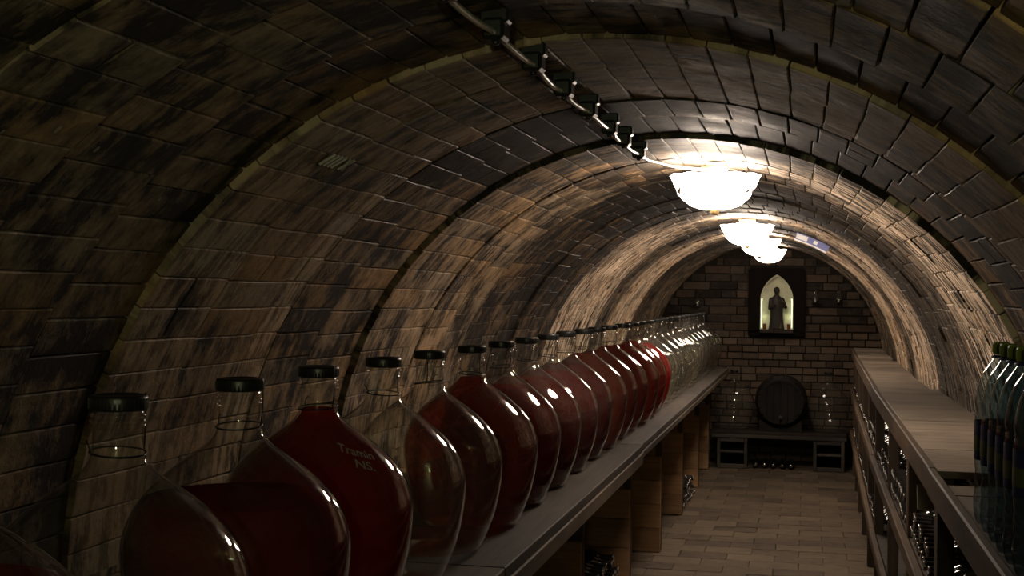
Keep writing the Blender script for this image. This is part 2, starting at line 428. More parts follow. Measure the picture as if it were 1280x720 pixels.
# end wall and rear wall
def arch_half(z): return math.sqrt(max(0, RV*RV-max(0, z-ZC)**2))
def wall(name, yw, thick, label):
    mb = MB(); pts = [(XR+.02, 0)]+[vault_pt(PI*i/40, RV+.02) for i in range(41)]+[(XL-.02, 0)]
    m = len(pts); v = [(x, yw, z) for x, z in pts]+[(x, yw+thick, z) for x, z in pts]
    mb.add(v, [tuple(range(m)), tuple(range(2*m-1, m-1, -1))]+[(i, (i+1) % m, (i+1) % m+m, i+m) for i in range(m)])
    return tag(mb.build(name, M_mortar), label, None, None, 'structure')
wall_back = wall('wall_back', YE+.012, .10, 'dark brick end wall closing the cellar')
wall_front = wall('wall_front', YB-.11, .10, 'plain wall closing the cellar at its near end')
NX, NW, NZ0, NZ1 = -.305, .56, 1.30, 1.95             # dark surround of the niche
eb = []; re_ = random.Random(5); z = .02; row = 0
while z < ZC+RV:
    hb = .072 if z < 1.28 else .082
    x = XL-.1+re_.uniform(0, .12)
    while x < XR:
        wbr = re_.choice((.145, .15, .155, .16)) if z < 1.28 else re_.choice((.15, .24, .26, .28))
        x0, x1 = x, x+wbr; x = x1
        hw = min(arch_half(z), arch_half(z+hb))
        x0 = max(x0, XC-hw-.02); x1 = min(x1, XC+hw+.02)
        if x1-x0 < .04: continue
        if z+hb > NZ0-.01 and z < NZ1-.02 and x1 > NX-NW/2+.02 and x0 < NX+NW/2-.02:
            if x0 < NX-NW/2-.02: x1 = min(x1, NX-NW/2+.015)
            elif x1 > NX+NW/2+.02: x0 = max(x0, NX+NW/2-.015)
            else: continue
            if x1-x0 < .03: continue
        M = Matrix(((1, 0, 0, (x0+x1)/2), (0, 0, -1, YE-.012+re_.uniform(-.006, .006)), (0, 1, 0, z+hb/2), (0, 0, 0, 1)))
        vis = z > .3 and -1.25 < (x0+x1)/2 < .7
        eb.append((M, x1-x0-.012, hb-.012, .022, (min(1, re_.random()*.75+(.45 if z < 1.28 else -.05)), 0, re_.random()), vis, .002))
    z += hb; row += 1
lay(wall_back, eb, M_wall, 300, 'brick_rest')

# floor with tiles
floor = tag(MB().box(XL-.15, XR+.15, YB-.1, YE+.1, -.12, -.02, 0).build('floor', M_grout), 'worn cellar floor of brown clay tiles', None, None, 'structure')
rf = random.Random(9); rest = MB(); variants = []
for k in range(6):
    v, f = brick_verts(.298, .198, .022, rf, 4, 3, .0022, .004)
    me = bpy.data.meshes.new('tile'); me.from_pydata(v, [], f); me.materials.append(M_tile); variants.append((me, v, f))
y = YB; r = 0; cnt = 0
while y < YE-.05:
    x = XL+(.15 if r % 2 else 0)
    while x < XR-.02:
        cx, cy = x+.15, y+.10
        M = Matrix.Translation((cx, cy, rf.uniform(-.004, 0))) @ Matrix.Rotation(rf.uniform(-.012, .012), 4, 'Z') @ Matrix.Rotation(rf.uniform(-.006, .006), 4, 'X')
        me, v, f = rf.choice(variants)
        if -1.15 < cx < .45 and cy > 6.3 and cnt < 300:
            o = link('tile', me, floor); o.matrix_world = M; cnt += 1
        elif cx+.15 < XR+.03:
            rest.add([M @ Vector(p) for p in v], f)
        x += .30
    y += .20; r += 1
tag(rest.build('tile_rest', M_tile, floor), None, None, None, 'stuff')

# ------------------------------------------------------------------ ceiling lamps
def bowl_lamp(x, y, label, glow, watts, col, zr=2.105):
    zt = ZC+math.sqrt(RV**2-(x-XC)**2)-.012
    t = thing('ceiling_lamp', (x, y, zr-.125), label, 'lamp', 'glass bowl lamps along the vault')
    R = .163; n = 48
    prof = [(.012, 0), (.05, .003), (.09, .016), (.122, .042), (.143, .074), (.155, .104), (.163, .122), (.166, .126), (.160, .124), (.150, .104), (.138, .075), (.117, .045), (.086, .02), (.048, .008), (.012, .005)]
    v = []; f = []
    for i, (r, z) in enumerate(prof):
        for k in range(n):
            a = 2*PI*k/n; sc = 1+.010*math.cos(12*a)*(z/.126)**2
            v.append((r*sc*math.cos(a), r*sc*math.sin(a), z+.0022*math.cos(12*a)*(z/.126)**3))
    for i in range(len(prof)-1):
        for k in range(n): f.append((i*n+k, i*n+(k+1) % n, (i+1)*n+(k+1) % n, (i+1)*n+k))
    mb = MB(); mb.add(v, f, 0, True); bowl = mb.build('glass_bowl', glow, t)
    for k in range(6):                              # leaf ornaments under the rim
        a = math.radians((-168, -12, -152, -28, 60, 120)[k]); mb = MB()
        pts = []
        for j in range(9):
            s = j/8; pts.append((s, .011*math.sin(PI*s)))
        vv = []
        for sgn in (1, -1):
            for s, w in (pts if sgn > 0 else pts[-2:0:-1]):
                zz = .05+.032*s; ro_ = .131+.016*s+.004
                aa = a+sgn*w/ro_+(s-.5)*.24
                vv.append((ro_*math.cos(aa), ro_*math.sin(aa), zz))
        m_ = len(vv); vv += [(p[0]*.965, p[1]*.965, p[2]+.002) for p in vv[:m_]]
        mb.add(vv, [tuple(range(m_)), tuple(range(2*m_-1, m_-1, -1))]+[(i, (i+1) % m_, (i+1) % m_+m_, i+m_) for i in range(m_)])
        mb.build('leaf_ornament', M_leaf, bowl)
    h = zt-(zr-.125)
    MB().lathe([(.008, .003), (.008, h-.012), (.0085, h-.01)], 12).build('stem', M_brass, t)
    MB().lathe([(.012, h-.03), (.04, h-.026), (.052, h-.012), (.052, h-.004)], 24).build('ceiling_rose', M_brass, t)
    MB().lathe([(.010, -.02), (.016, -.012), (.014, -.004), (.020, .004)], 16).build('finial', M_brass, t)
    for s in (-1, 1):
        MB().lathe(smoothprof([(.004, -.03), (.018, -.026), (.024, -.005), (.018, .018), (.012, .03), (.012, .05)]), 16, M=Matrix.Translation((s*.055, 0, .088))).build('bulb', M_bulb, t)
    ld = bpy.data.lights.new('bulb_light', 'POINT'); ld.energy = watts; ld.color = col; ld.shadow_soft_size = .035
    l = link('bulb_light', ld, t, (0, 0, .135))
    return t
WARM = (1.0, .72, .47)
M_bowl_dim = mat_glow('dim_lamp_glass', (1.0, .83, .68), LAMP_BOWL*.3)
bowl_lamp(-.34, 4.845, 'glowing scalloped glass bowl lamp where the clipped ceiling cable ends', M_bowl, LAMP_BULB, WARM)
bowl_lamp(-.375, 8.22, 'glowing glass bowl lamp second along the vault from the cable end', M_bowl, LAMP_BULB, WARM)
bowl_lamp(-.372, 10.27, 'glowing glass bowl lamp second along the vault from the end wall', M_bowl, LAMP_BULB, WARM)
bowl_lamp(-.365, 12.40, 'glowing glass bowl lamp hanging closest to the niche wall', M_bowl_dim, LAMP_BULB*.35, WARM)
M_bowl2 = mat_glow('rear_lamp_glass', (.92, 1.0, .60), 15.0)
bowl_lamp(.12, -1.15, 'greenish glass bowl lamp hanging low on a long stem', M_bowl2, REAR_BULB, (.92, 1.0, .55), 1.70)

# ------------------------------------------------------------------ ceiling cable with clips
cx_ = -.535; cz_ = ZC+math.sqrt(RV**2-(cx_-XC)**2)
clipY = [.2, .55, .88, 1.2, 1.53, 1.86, 2.19, 2.51, 2.84, 3.17, 3.52, 3.80, 4.15]
cable = thing('ceiling_cable', (cx_, clipY[0], cz_-.03), 'pale cable in black clips running along the vault to a lamp', 'cable')
pts = []
for i in range(len(clipY)-1):
    a, b = clipY[i], clipY[i+1]
    for k in range(6):
        s = k/6; pts.append((.004*math.sin(i*2.1+s*3), a+(b-a)*s-clipY[0], -.010-.006*math.sin(PI*s)))
y0 = clipY[-1]-clipY[0]
pts += [(0, y0, -.008), (.01, y0+.15, -.012), (.06, y0+.40, -.006), (.13, y0+.60, .0), (.165, y0+.66, .004)]
MB().tube(pts, .0062, 8).build('wire', M_cable, cable)
for yy in clipY:
    mb = MB(); mb.box(-.020, .020, -.026, .026, -.024, .014, .006); mb.box(-.026, .026, -.018, .018, .006, .034, .004)
    mb.lathe([(.005, -.030), (.007, -.028), (.007, -.022)], 8)
    mb.build('clip', M_black, cable, (0, yy-clipY[0], 0))

# ------------------------------------------------------------------ left bench
def bench(y0, y1, x1, label, divs, fw):
    t = thing('bench', (-1.1, y0, 0), label, 'bench', 'plank benches carrying the demijohns')
    def B(name, m, *a, **k):
        mb = MB(); mb.box(a[0]+1.1, a[1]+1.1, a[2]-y0, a[3]-y0, a[4], a[5], k.get('ch', .004)); return mb.build(name, m, t)
    rb = random.Random(int(y0*10))
    xs = [XL+.035, -1.28, -1.02, x1]
    for i in range(3):
        ya = y0
        while ya < y1-.01:
            yb = min(y1, ya+rb.uniform(2.4, 3.4))
            if y1-yb < .8: yb = y1
            B('top_plank', M_benchtop, xs[i]+.002, xs[i+1]-.002, ya+.002, yb-.003, BENCH_Z-.035, BENCH_Z-.0005-rb.uniform(0, .001), ch=.003); ya = yb
    B('fascia', M_fascia, x1-.035, x1+.002, y0, y1-.003, BENCH_Z-.035-fw, BENCH_Z-.0355)
    for yd in divs:
        for k in range(4):
            B('divider_plank', M_divider, XL+.04, -.915, yd-.018, yd+.018, .002+.155*k, .154+.155*k, ch=.003)
        B('post', M_post, -.955, -.912, yd+.0185, yd+.06, .002, BENCH_Z-.036)
        B('post', M_post, XL+.05, XL+.095, yd+.0185, yd+.06, .002, BENCH_Z-.036)
        B('cross_bearer', M_post, XL+.05, x1-.04, yd+.0605, yd+.10, BENCH_Z-.10, BENCH_Z-.0355)
    return t
def Yat(d, X): return (d+X*math.sin(YAW))/math.cos(YAW)
bench(.75, 5.98, BENCH_X, 'long plank bench with thick front board under the closer demijohns', [1.0, 2.43, 3.9, 5.38], .055)
bench(5.985, 12.68, BENCH_X-.008, 'long plank bench with slim front board reaching the end wall', [6.9, 8.40, 9.88, 11.36, 12.56], .035)

# ------------------------------------------------------------------ demijohns
PROF = [(.118, .004), (.140, .008), (.149, .020), (.160, .044), (.178, .090), (.190, .137), (.198, .185), (.2015, .23), (.1985, .262), (.183, .303), (.159, .337), (.124, .370), (.088, .397), (.058, .418), (.043, .435), (.0385, .450), (.0365, .466), (.0365, .484)]
SP = smoothprof(PROF, 4)
def r_at(z):
    for (r0, z0), (r1, z1) in zip(SP, SP[1:]):
        if z0 <= z <= z1: return r0+(r1-r0)*(z-z0)/max(1e-6, z1-z0)
    return SP[-1][0]
def demijohn_meshes():
    neck = smoothprof([(.0365, .486), (.0405, .488), (.0405, .4915), (.0365, .4935), (.0405, .4955), (.0405, .499), (.0365, .501), (.0405, .503), (.0405, .5065), (.0365, .5085), (.0365, .516)], 2)
    g = MB(); g.lathe([(.02, .012), (.09, .008)]+SP+neck, 56, cap0=True, cap1=True)
    cap = MB(); cap.lathe([(.0405, .512), (.042, .5135), (.042, .531), (.0405, .534), (.034, .535), (.032, .5325), (.01, .532)], 40)
    for k in range(40):
        a = 2*PI*k/40; cap.box(.0412, .0430, -.0012, .0012, .515, .5295, 0, M=Matrix.Rotation(a, 4, 'Z'))
    w = MB()
    ring = [((.0405)*math.cos(2*PI*k/28), .0405*math.sin(2*PI*k/28), .450+.004*math.cos(2*PI*k/28)) for k in range(28)]
    w.tube(ring, .0016, 6, closed=True)
    w.tube([(0, -.0405, .450), (.002, -.0425, .475), (.002, -.0435, .505), (0, -.0440, .525), (0, -.042, .536)], .0013, 6)
    w.tube([(.002, .0405, .452), (.006, .0425, .462), (.012, .043, .468), (.018, .0405, .466)], .0013, 6)
    return g.mesh('glass_body', M_glass), cap.mesh('cap', M_black), w.mesh('wire_bail', M_wire)
G_me, CAP_me, WIRE_me = demijohn_meshes()
_wine = {}
def wine_mesh(level, mi):
    key = (round(level, 3), mi)
    if key not in _wine:
        k = .965; pr = [(.10, .016)]+[(r-.006, z) for r, z in SP if .016 < z < level-.001]+[(r_at(level)-.006, level), (r_at(level)-.012, level-.002)]
        _wine[key] = MB().lathe(pr, 48).mesh('wine', M_wine[mi])
    return _wine[key]
def surf_text(body, lines, parent, z0, ang0, size, slant):
    """chalk writing laid onto the shoulder"""
    for li, txt in enumerate(lines):
        cu = bpy.data.curves.new('writing', 'FONT'); cu.body = txt; cu.size = size; cu.shear = .25; cu.resolution_u = 3; cu.offset = .0004
        tmp = bpy.data.objects.new('tmp', cu); C.objects.link(tmp)
        me = bpy.data.meshes.new_from_object(tmp.evaluated_get(bpy.context.evaluated_depsgraph_get()))
        bpy.data.objects.remove(tmp)
        bm = bmesh.new(); bm.from_mesh(me); bmesh.ops.subdivide_edges(bm, edges=[e for e in bm.edges if e.calc_length() > .012], cuts=2)
        for v in bm.verts:
            u, w = v.co.x, v.co.y-li*size*1.05
            # walk along the profile by w, around by u
            z = z0+w*math.sin(slant[0])+u*slant[1]
            r = r_at(z)+.0016
            a = ang0+u/.15
            v.co = Vector((r*math.cos(a), r*math.sin(a), z))
        bm.to_mesh(me); bm.free(); me.materials.clear(); me.materials.append(M_chalk); me.name = 'chalk_writing'
        o = link('chalk_writing', me, parent); tag(o, 'pale handwritten chalk lettering')
DJ = [  # state of every demijohn along the bench: wine level (None = empty), wine kind, how it looks and what sets it apart
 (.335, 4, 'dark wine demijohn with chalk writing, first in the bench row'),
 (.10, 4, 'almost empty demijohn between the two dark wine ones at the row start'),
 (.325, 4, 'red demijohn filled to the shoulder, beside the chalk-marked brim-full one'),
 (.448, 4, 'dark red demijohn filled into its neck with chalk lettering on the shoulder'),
 (None, 0, 'empty clear demijohn touching the chalk-lettered dark red one'),
 (None, 0, 'empty clear demijohn touching the pinkish half-clear one'),
 (.44, 2, 'pinkish see-through demijohn between the empty pair and the red run'),
 (.385, 0, 'red demijohn opening the long run of wine, low fill below its neck'),
 (.388, 0, 'red demijohn second in the long run of wine'),
 (.392, 0, 'red demijohn third in the long run of wine'),
 (.398, 0, 'dark red demijohn fourth in the long run of wine'),
 (.425, 1, 'brownish red demijohn opening the amber stretch of the row'),
 (.42, 1, 'brownish red demijohn second in the amber stretch'),
 (.43, 1, 'brownish red demijohn third in the amber stretch'),
 (.42, 1, 'amber red demijohn fourth in the amber stretch'),
 (.425, 1, 'amber red demijohn last in the amber stretch'),
 (.40, 3, 'bright red demijohn last of the filled ones before the clear group'),
]
clear_words = ['first', 'second', 'third', 'fourth', 'fifth', 'sixth', 'seventh', 'eighth', 'ninth', 'tenth', 'eleventh']
rd = random.Random(21)
for k in range(28):
    yk = 1.734+.4056*(k-1)
    if k < len(DJ): lev, kind, lab = DJ[k]
    else: lev, kind, lab = None, 0, 'empty clear demijohn, %s in the clear group after the bright red one' % clear_words[k-len(DJ)]
    t = thing('demijohn', (-.988+rd.uniform(-.008, .008), yk+rd.uniform(-.0008, .0008), BENCH_Z), lab, 'demijohn', 'demijohns standing in a row on the bench')
    link('glass_body', G_me, t); link('cap', CAP_me, t)
    w = link('wire_bail', WIRE_me, t); w.rotation_euler = (0, 0, rd.uniform(0, PI))
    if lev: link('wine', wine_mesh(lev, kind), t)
    if k == 3: surf_text('', ['Tramin', '   NS.'], t, .372, -.86, .029, (.9, -.26))
    if k == 0: surf_text('', ['Rund', 'Portu'], t, .325, -1.0, .034, (.9, .08))

# ------------------------------------------------------------------ wine bottles
def bottle_mesh(name, glass):
    mb = MB()
    mb.lathe([(.012, .012), (.030, .002), (.0355, .004), (.0375, .012), (.0375, .185), (.035, .205), (.026, .225), (.0165, .238), (.0145, .250)], 14, 0, cap1=False)
    mb.lathe([(.0145, .250), (.015, .252), (.015, .296), (.0165, .2965), (.0165, .304), (.0155, .306), (.005, .306)], 14, 1, cap0=False)
    return mb.mesh(name, [glass, M_foil])
BOT = [bottle_mesh('wine_bottle', M_bottle), bottle_mesh('wine_bottle', M_green)]
rbt = random.Random(33)
def lying(x, y, z, label, group, towards=-1, green=False, axis='X'):
    o = link('wine_bottle', BOT[1 if green else 0])
    # bottle axis local z -> points along -x (towards the aisle) or along x
    o.matrix_world = Matrix.Translation((x, y, z)) @ (Matrix.Rotation(towards*PI/2+rbt.uniform(-.002, .002), 4, 'Y') if axis == 'X' else Matrix.Rotation(PI/2, 4, 'X')) @ Matrix.Rotation(rbt.uniform(0, 6), 4, 'Z')
    return tag(o, label, 'bottle', group)

# heaps under the left bench, necks to the aisle
lay_n = ['in the bottom layer of ', 'in the second layer of ', 'in the third layer of ', 'in the fourth layer of ', 'in the fifth layer of ', 'in the top layer of ']
def heap(y0, y1, layers, label, group, greens=()):
    n0 = int((y1-y0)/.077); cnt = 0
    for L_ in range(layers):
        for i in range(n0-L_):
            yy = y0+.038+.077*(i+.5*L_); zz = .0388+.0668*L_
            gr = (L_, i) in greens; lying(-1.21+rbt.uniform(-.012, .012), yy, zz, ('green glass bottle, '+lay_n[L_]+label) if gr else 'dark wine bottle, '+lay_n[L_]+label, group, 1, gr); cnt += 1
heap(5.62, 6.58, 6, 'the tall heap under the thick-fronted bench', 'wine bottles heaped under the closer bench', {(4, 5), (4, 6), (3, 5)})
heap(10.0, 10.9, 3, 'the low heap under the slim-fronted bench', 'wine bottles heaped under the far bench')

# ------------------------------------------------------------------ right rack units
RZ = 1.19
LEV2, LEV1 = .80, .41
def rack(y0, y1, xa, xb, ztop, label, posts, boards):
    """xa, xb: front x at y0 and y1"""
    t = thing('bottle_rack', (xa, y0, 0), label, 'rack', 'wooden bottle racks along the wall')
    ang = math.atan2(xa-xb, y1-y0)            # turn of the whole rack
    t.rotation_euler = (0, 0, ang)
    Ln = math.hypot(y1-y0, xb-xa); D = XR-.045-max(xa, xb)
    def B(name, m, x0, x1, ya, yb, za, zb, ch=.004): mb = MB(); mb.box(x0, x1, ya, yb, za, zb, ch); return mb.build(name, m, t)
    rr = random.Random(int(y0*7)+1)
    ya = 0
    while ya < Ln-.02:
        wv = rr.uniform(*boards); yb = ya+wv
        if Ln-yb < .18: yb = Ln
        B('top_board', M_ledge, .030, D, ya+.0015, yb-.0015-(.006 if rr.random() < .5 else 0), ztop-.028, ztop-rr.uniform(0, .008), .002); ya = yb
    B('front_rail', M_rail, .006, .028, 0.001, Ln-.001, RZ-.075, RZ+.002)
    B('back_rail', M_rail, D-.03, D-.002, 0.001, Ln-.001, ztop-.09, ztop-.0285)
    for zl in (LEV2, LEV1):
        B('shelf_board', M_inner, .030, D-.002, 0.001, Ln-.001, zl-.022, zl, .002)
        B('shelf_rail', M_rail, 0, .028, 0.001, Ln-.001, zl-.035, zl+.02)
    for p in posts:
        p_ = min(max(p, .001), Ln-.056)
        B('post', M_post, .029, .075, p_, p_+.055, .001, ztop-.029)
        B('post', M_post, D-.075, D-.031, p_, p_+.055, .001, ztop-.029)
    return t, ang
RK = [(1.35, 3.765, .322, .322, RZ-.035, 'rack carrying the water bottles, its top set lower than the others', [.35, 2.36], (.5, .62)),
      (3.775, 7.20, .325, .330, RZ, 'bottle rack with wide pale top boards next to the water bottle rack', [0, 1.08, 2.2, 3.37], (.46, .58)),
      (7.215, 10.5, .334, .366, RZ-.012, 'bottle rack with plank top between the pale-topped rack and the end rack', [0, 1.1, 2.2, 3.2], (.3, .55)),
      (10.515, 12.55, .368, .395, RZ+.004, 'end rack, the bottle rack reaching the end wall shelf', [0, 1.0, 1.98], (.3, .5))]
for a in RK: rack(*a)
def rackx(y):
    for y0, y1, xa, xb, *_ in RK:
        if y0 <= y <= y1: return xa+(xb-xa)*(y-y0)/(y1-y0)
    return .33
def near_post(y):
    for y0, y1, xa, xb, zt, lab, posts, _ in RK:
        if y < y0 or y > y1: continue
        if y-y0 < .045 or y1-y < .045: return True
        for p in posts:
            if y0+p-.046 < y < y0+p+.10: return True
    return False
def rackname(y):
    return ['the water bottle rack', 'the pale-topped rack', 'the rack beside the end rack', 'the end rack'][sum(y > r[1] for r in RK[:3])]
def rackrow(ya, yb, z, layer, label, group, pitch=.0785):
    y = 1.9+pitch*math.ceil((ya-1.9)/pitch)+(pitch/2 if layer % 2 else 0)
    while y < yb:
        if not near_post(y) and not (layer and (near_post(y-pitch/2) or near_post(y+pitch/2))):
            lying(rackx(y)+.337+rbt.uniform(-.006, .006), y, z+.0388+layer*.0655, label % rackname(y), group, -1)
        y += pitch
g2 = 'wine bottles lying on the middle rack shelf'; g1 = 'wine bottles lying on the low rack shelf'
l2 = 'dark wine bottle lying directly on the middle shelf of %s'
l2b = 'dark wine bottle stacked on others, middle shelf of %s'
l1 = 'dark wine bottle lying on the low shelf of %s'
rackrow(1.9, 12.4, LEV2, 0, l2, g2)
for a, b in ((2.2, 3.5), (4.0, 4.75), (5.1, 6.7), (7.5, 8.2)): rackrow(a, b, LEV2, 1, l2b, 'wine bottles stacked second on the middle rack shelf')
rackrow(7.3, 12.4, LEV1, 0, l1, g1)
# paper cards among the bottles
for x, y, z, r_, lab in ((.40, 4.62, LEV2+.16, .2, 'small pale paper card leaning above bottles in the pale-topped rack'), (.44, 2.98, LEV2+.165, .1, 'small pale paper card leaning above bottles under the water bottles')):
    mb = MB(); mb.box(-.03, .03, -.001, .001, 0, .085, 0); mb.box(-.006, .006, .001, .012, 0, .02, 0)
    o = mb.build('paper_card', M_paper, None, (x, y, LEV2+.142)); o.rotation_euler = (-.12, 0, r_); tag(o, lab, 'card')

# ------------------------------------------------------------------ water bottles on the near rack
def water_bottle(x, y, label):
    z0 = RZ-.035
    t = thing('water_bottle', (x, y, z0+.0005), label, 'bottle', 'plastic water bottles on the rack'); t.scale = (1.12, 1.12, 1.11)
    n = 40; prof = smoothprof([(.012, .010), (.028, .004), (.042, .006), (.0475, .020), (.0485, .05), (.0465, .07), (.0485, .09), (.0465, .11), (.0485, .125), (.0485, .215), (.0465, .228), (.0485, .242), (.047, .262), (.040, .292), (.027, .318), (.016, .334), (.0135, .340), (.0135, .350)], 2)
    v = []; f = []
    for r, z in prof:
        for k in range(n):
            a = 2*PI*k/n; q = 1+.035*math.cos(10*a)*max(0, 1-abs(z-.05)/.06)
            v.append((r*q*math.cos(a), r*q*math.sin(a), z+(.004*math.cos(5*a) if z < .007 else 0)))
    for i in range(len(prof)-1):
        for k in range(n): f.append((i*n+k, i*n+(k+1) % n, (i+1)*n+(k+1) % n, (i+1)*n+k))
    f.append(tuple(range(n-1, -1, -1)))
    mb = MB(); mb.add(v, f, 0, True); mb.build('body', M_pet, t)
    MB().lathe([(.0492, .132), (.0495, .134), (.0495, .208), (.0492, .21)], 36, cap0=False, cap1=False).build('label', M_label, t)
    MB().lathe([(.0499, .150), (.0500, .151), (.0500, .180), (.0499, .181)], 36, cap0=False, cap1=False).build('label_band', M_labely, t)
    mb = MB(); mb.lathe([(.0155, .345), (.016, .346), (.016, .366), (.0145, .3695), (.004, .37)], 24)
    for k in range(24): mb.box(.0155, .0168, -.0008, .0008, .348, .365, 0, M=Matrix.Rotation(2*PI*k/24, 4, 'Z'))
    mb.build('cap', M_cap, t)
    MB().lathe([(.0185, .337), (.019, .338), (.019, .341), (.0145, .342)], 24, cap0=False, cap1=False).build('neck_ring', M_label, t)
    return t
ordn = ['first', 'second', 'third', 'fourth', 'fifth', 'sixth', 'seventh', 'eighth']
for i in range(6):
    yy = 3.075-.113*i
    water_bottle(.423, yy, 'green-capped water bottle in the aisle-side row, %s from the pale-topped rack' % ordn[i])
for i in range(6):
    yy = 3.075-.113*i
    water_bottle(.536, yy+.01, 'green-capped water bottle in the wall-side row, %s from the pale-topped rack' % ordn[i])

# ------------------------------------------------------------------ end wall: shelf, barrel, demijohns, boxes
SZ = .36; SY0 = 12.70
sh = thing('wall_shelf', (-.3, SY0, 0), 'dark plank shelf across the end wall under the barrel', 'shelf')
for a, b in ((0, .185), (.188, .38), (.383, YE-.03-SY0)):
    MB().box(-.90+.3, .375+.3, a, b, SZ-.03, SZ, .003).build('plank', M_darkwood, sh)
MB().box(-.90+.3, .375+.3, -.004, .02, SZ-.065, SZ-.0305, .003).build('front_board', M_crate, sh)
for x in (-.89, .33): MB().box(x+.3, x+.335, .36, .40, .001, SZ-.031, .003).build('leg', M_darkwood, sh)
def boxstand(x0, x1, label):
    t = thing('open_box', ((x0+x1)/2, SY0+.03, 0), label, 'box', 'open wooden boxes under the end shelf')
    w = (x1-x0)/2; H = SZ-.068; fr = .032
    for s in (-1, 1):
        MB().box(s*w-(fr if s > 0 else 0), s*w+(fr if s < 0 else 0), -.022, -.0005, .001, H).build('frame_stile', M_crate, t)
        MB().box(s*(w-.009)-.008, s*(w-.009)+.008, 0, .30, .001, H-.002).build('side_panel', M_crate, t)
    for zz, hh in ((.001, .04), (H*.5, .022), (H-.038, .038)):
        MB().box(-w+fr+.0005, w-fr-.0005, -.020, -.001, zz, zz+hh).build('frame_rail', M_crate, t)
    MB().box(-w+.018, w-.018, .285, .298, .002, H-.003).build('back_panel', M_void, t)
    MB().box(-w+.0185, w-.0185, 0, .284, H*.5+.004, H*.5+.016).build('inner_shelf', M_crate, t)
boxstand(-.845, -.555, 'open wooden box with two compartments by the demijohn bench end')
boxstand(.065, .355, 'open wooden box with two compartments by the rack end')
for i in range(5):
    o = link('wine_bottle', BOT[0]); o.matrix_world = Matrix.Translation((-.475+.083*i, SY0+.33, .0385)) @ Matrix.Rotation(PI/2, 4, 'X')
    tag(o, 'dark wine bottle lying under the end shelf, %s from the bench-side open box' % ['first', 'second', 'third', 'fourth', 'fifth'][i], 'bottle', 'wine bottles on the floor below the barrel')

# barrel
bt = thing('barrel', (-.245, SY0+.05, SZ), 'small dark wooden barrel lying on the end wall shelf', 'barrel')
BR, BL, bz = .252, .50, .29
def rb_(s): return BR*(.86+.14*math.sin(PI*s))
ns = 20
for k in range(ns):
    mb = MB(); v = []; f = []
    a0 = 2*PI*k/ns+.012; a1 = 2*PI*(k+1)/ns-.012
    for i in range(9):
        s = i/8; r = rb_(s)
        for rr in (r, r-.022):
            for a in (a0, (a0+a1)/2, a1): v.append((rr*math.cos(a), BL*s, bz+rr*math.sin(a)))
    for i in range(8):
        o = i*6; p = o+6
        f += [(o, o+1, p+1, p), (o+1, o+2, p+2, p+1), (o+3, p+3, p+4, o+4), (o+4, p+4, p+5, o+5), (o, p, p+3, o+3), (o+2, o+5, p+5, p+2)]
    f += [(0, 3, 4, 1), (1, 4, 5, 2), (48, 49, 52, 51), (49, 50, 53, 52)]
    mb.add(v, f); mb.build('stave', M_barrel, bt)
for s0, s1 in ((.0, .055), (.17, .23), (.77, .83), (.945, 1.0)):
    mb = MB(); MY = Matrix.Translation((0, 0, bz)) @ Matrix.Rotation(-PI/2, 4, 'X')
    mb.lathe([(rb_(s0)+.0005, BL*s0), (rb_(s0)+.004, BL*s0+.001), (rb_(s1)+.004, BL*s1-.001), (rb_(s1)+.0005, BL*s1)], 40, M=MY, cap0=False, cap1=False); mb.build('hoop', M_iron, bt)
rh = rb_(.06)-.024
for k in range(6):                               # boards of the barrel head
    x0 = -rh+2*rh*k/6+.0015; x1 = -rh+2*rh*(k+1)/6-.0015; top = []
    for i in range(7):
        x = x0+(x1-x0)*i/6; top.append((x, math.sqrt(max(0, rh*rh-x*x))))
    ol = top+[(x, -z) for x, z in reversed(top)]
    ol = [p for i, p in enumerate(ol) if i == 0 or (abs(p[0]-ol[i-1][0])+abs(p[1]-ol[i-1][1])) > 1e-5]
    m_ = len(ol); mb = MB(); yy = .028+.002*(k % 2)
    mb.add([(x, yy, bz+z) for x, z in ol]+[(x, yy+.018, bz+z) for x, z in ol], [tuple(range(m_)), tuple(range(2*m_-1, m_-1, -1))]+[(i, (i+1) % m_, (i+1) % m_+m_, i+m_) for i in range(m_)])
    mb.build('head_board', M_barrel, bt)
mb = MB(); mb.lathe([(.012, 0), (.012, .03), (.02, .032), (.02, .04)], 12, M=Matrix.Translation((0, .028, bz-.15)) @ Matrix.Rotation(PI/2, 4, 'X')); mb.build('bung', M_crate, bt)
for yy in (.10, .40):
    mb = MB()
    for s in (-1, 1):
        v = [(s*.06, yy-.02, .001), (s*.20, yy-.02, .001), (s*.20, yy-.02, .115), (s*.145, yy-.02, .075), (s*.06, yy-.02, .040)]
        v += [(x, y_+.04, z) for x, y_, z in v]
        mb.add(v, [(0, 1, 2, 3, 4), (9, 8, 7, 6, 5)]+[(i, (i+1) % 5, (i+1) % 5+5, i+5) for i in range(5)])
    mb.box(-.06, .06, yy-.02, yy+.02, .001, .032, 0); mb.build('cradle', M_darkwood, bt)
for x, lab in ((-.70, 'empty clear demijohn on the end wall shelf, bench side of the barrel'), (.205, 'empty clear demijohn on the end wall shelf, rack side of the barrel')):
    t = thing('demijohn', (x, SY0+.26, SZ), lab, 'demijohn', 'demijohns flanking the barrel')
    link('glass_body', G_me, t); link('cap', CAP_me, t); link('wire_bail', WIRE_me, t); t.scale = (1.0, 1.0, 1.08)

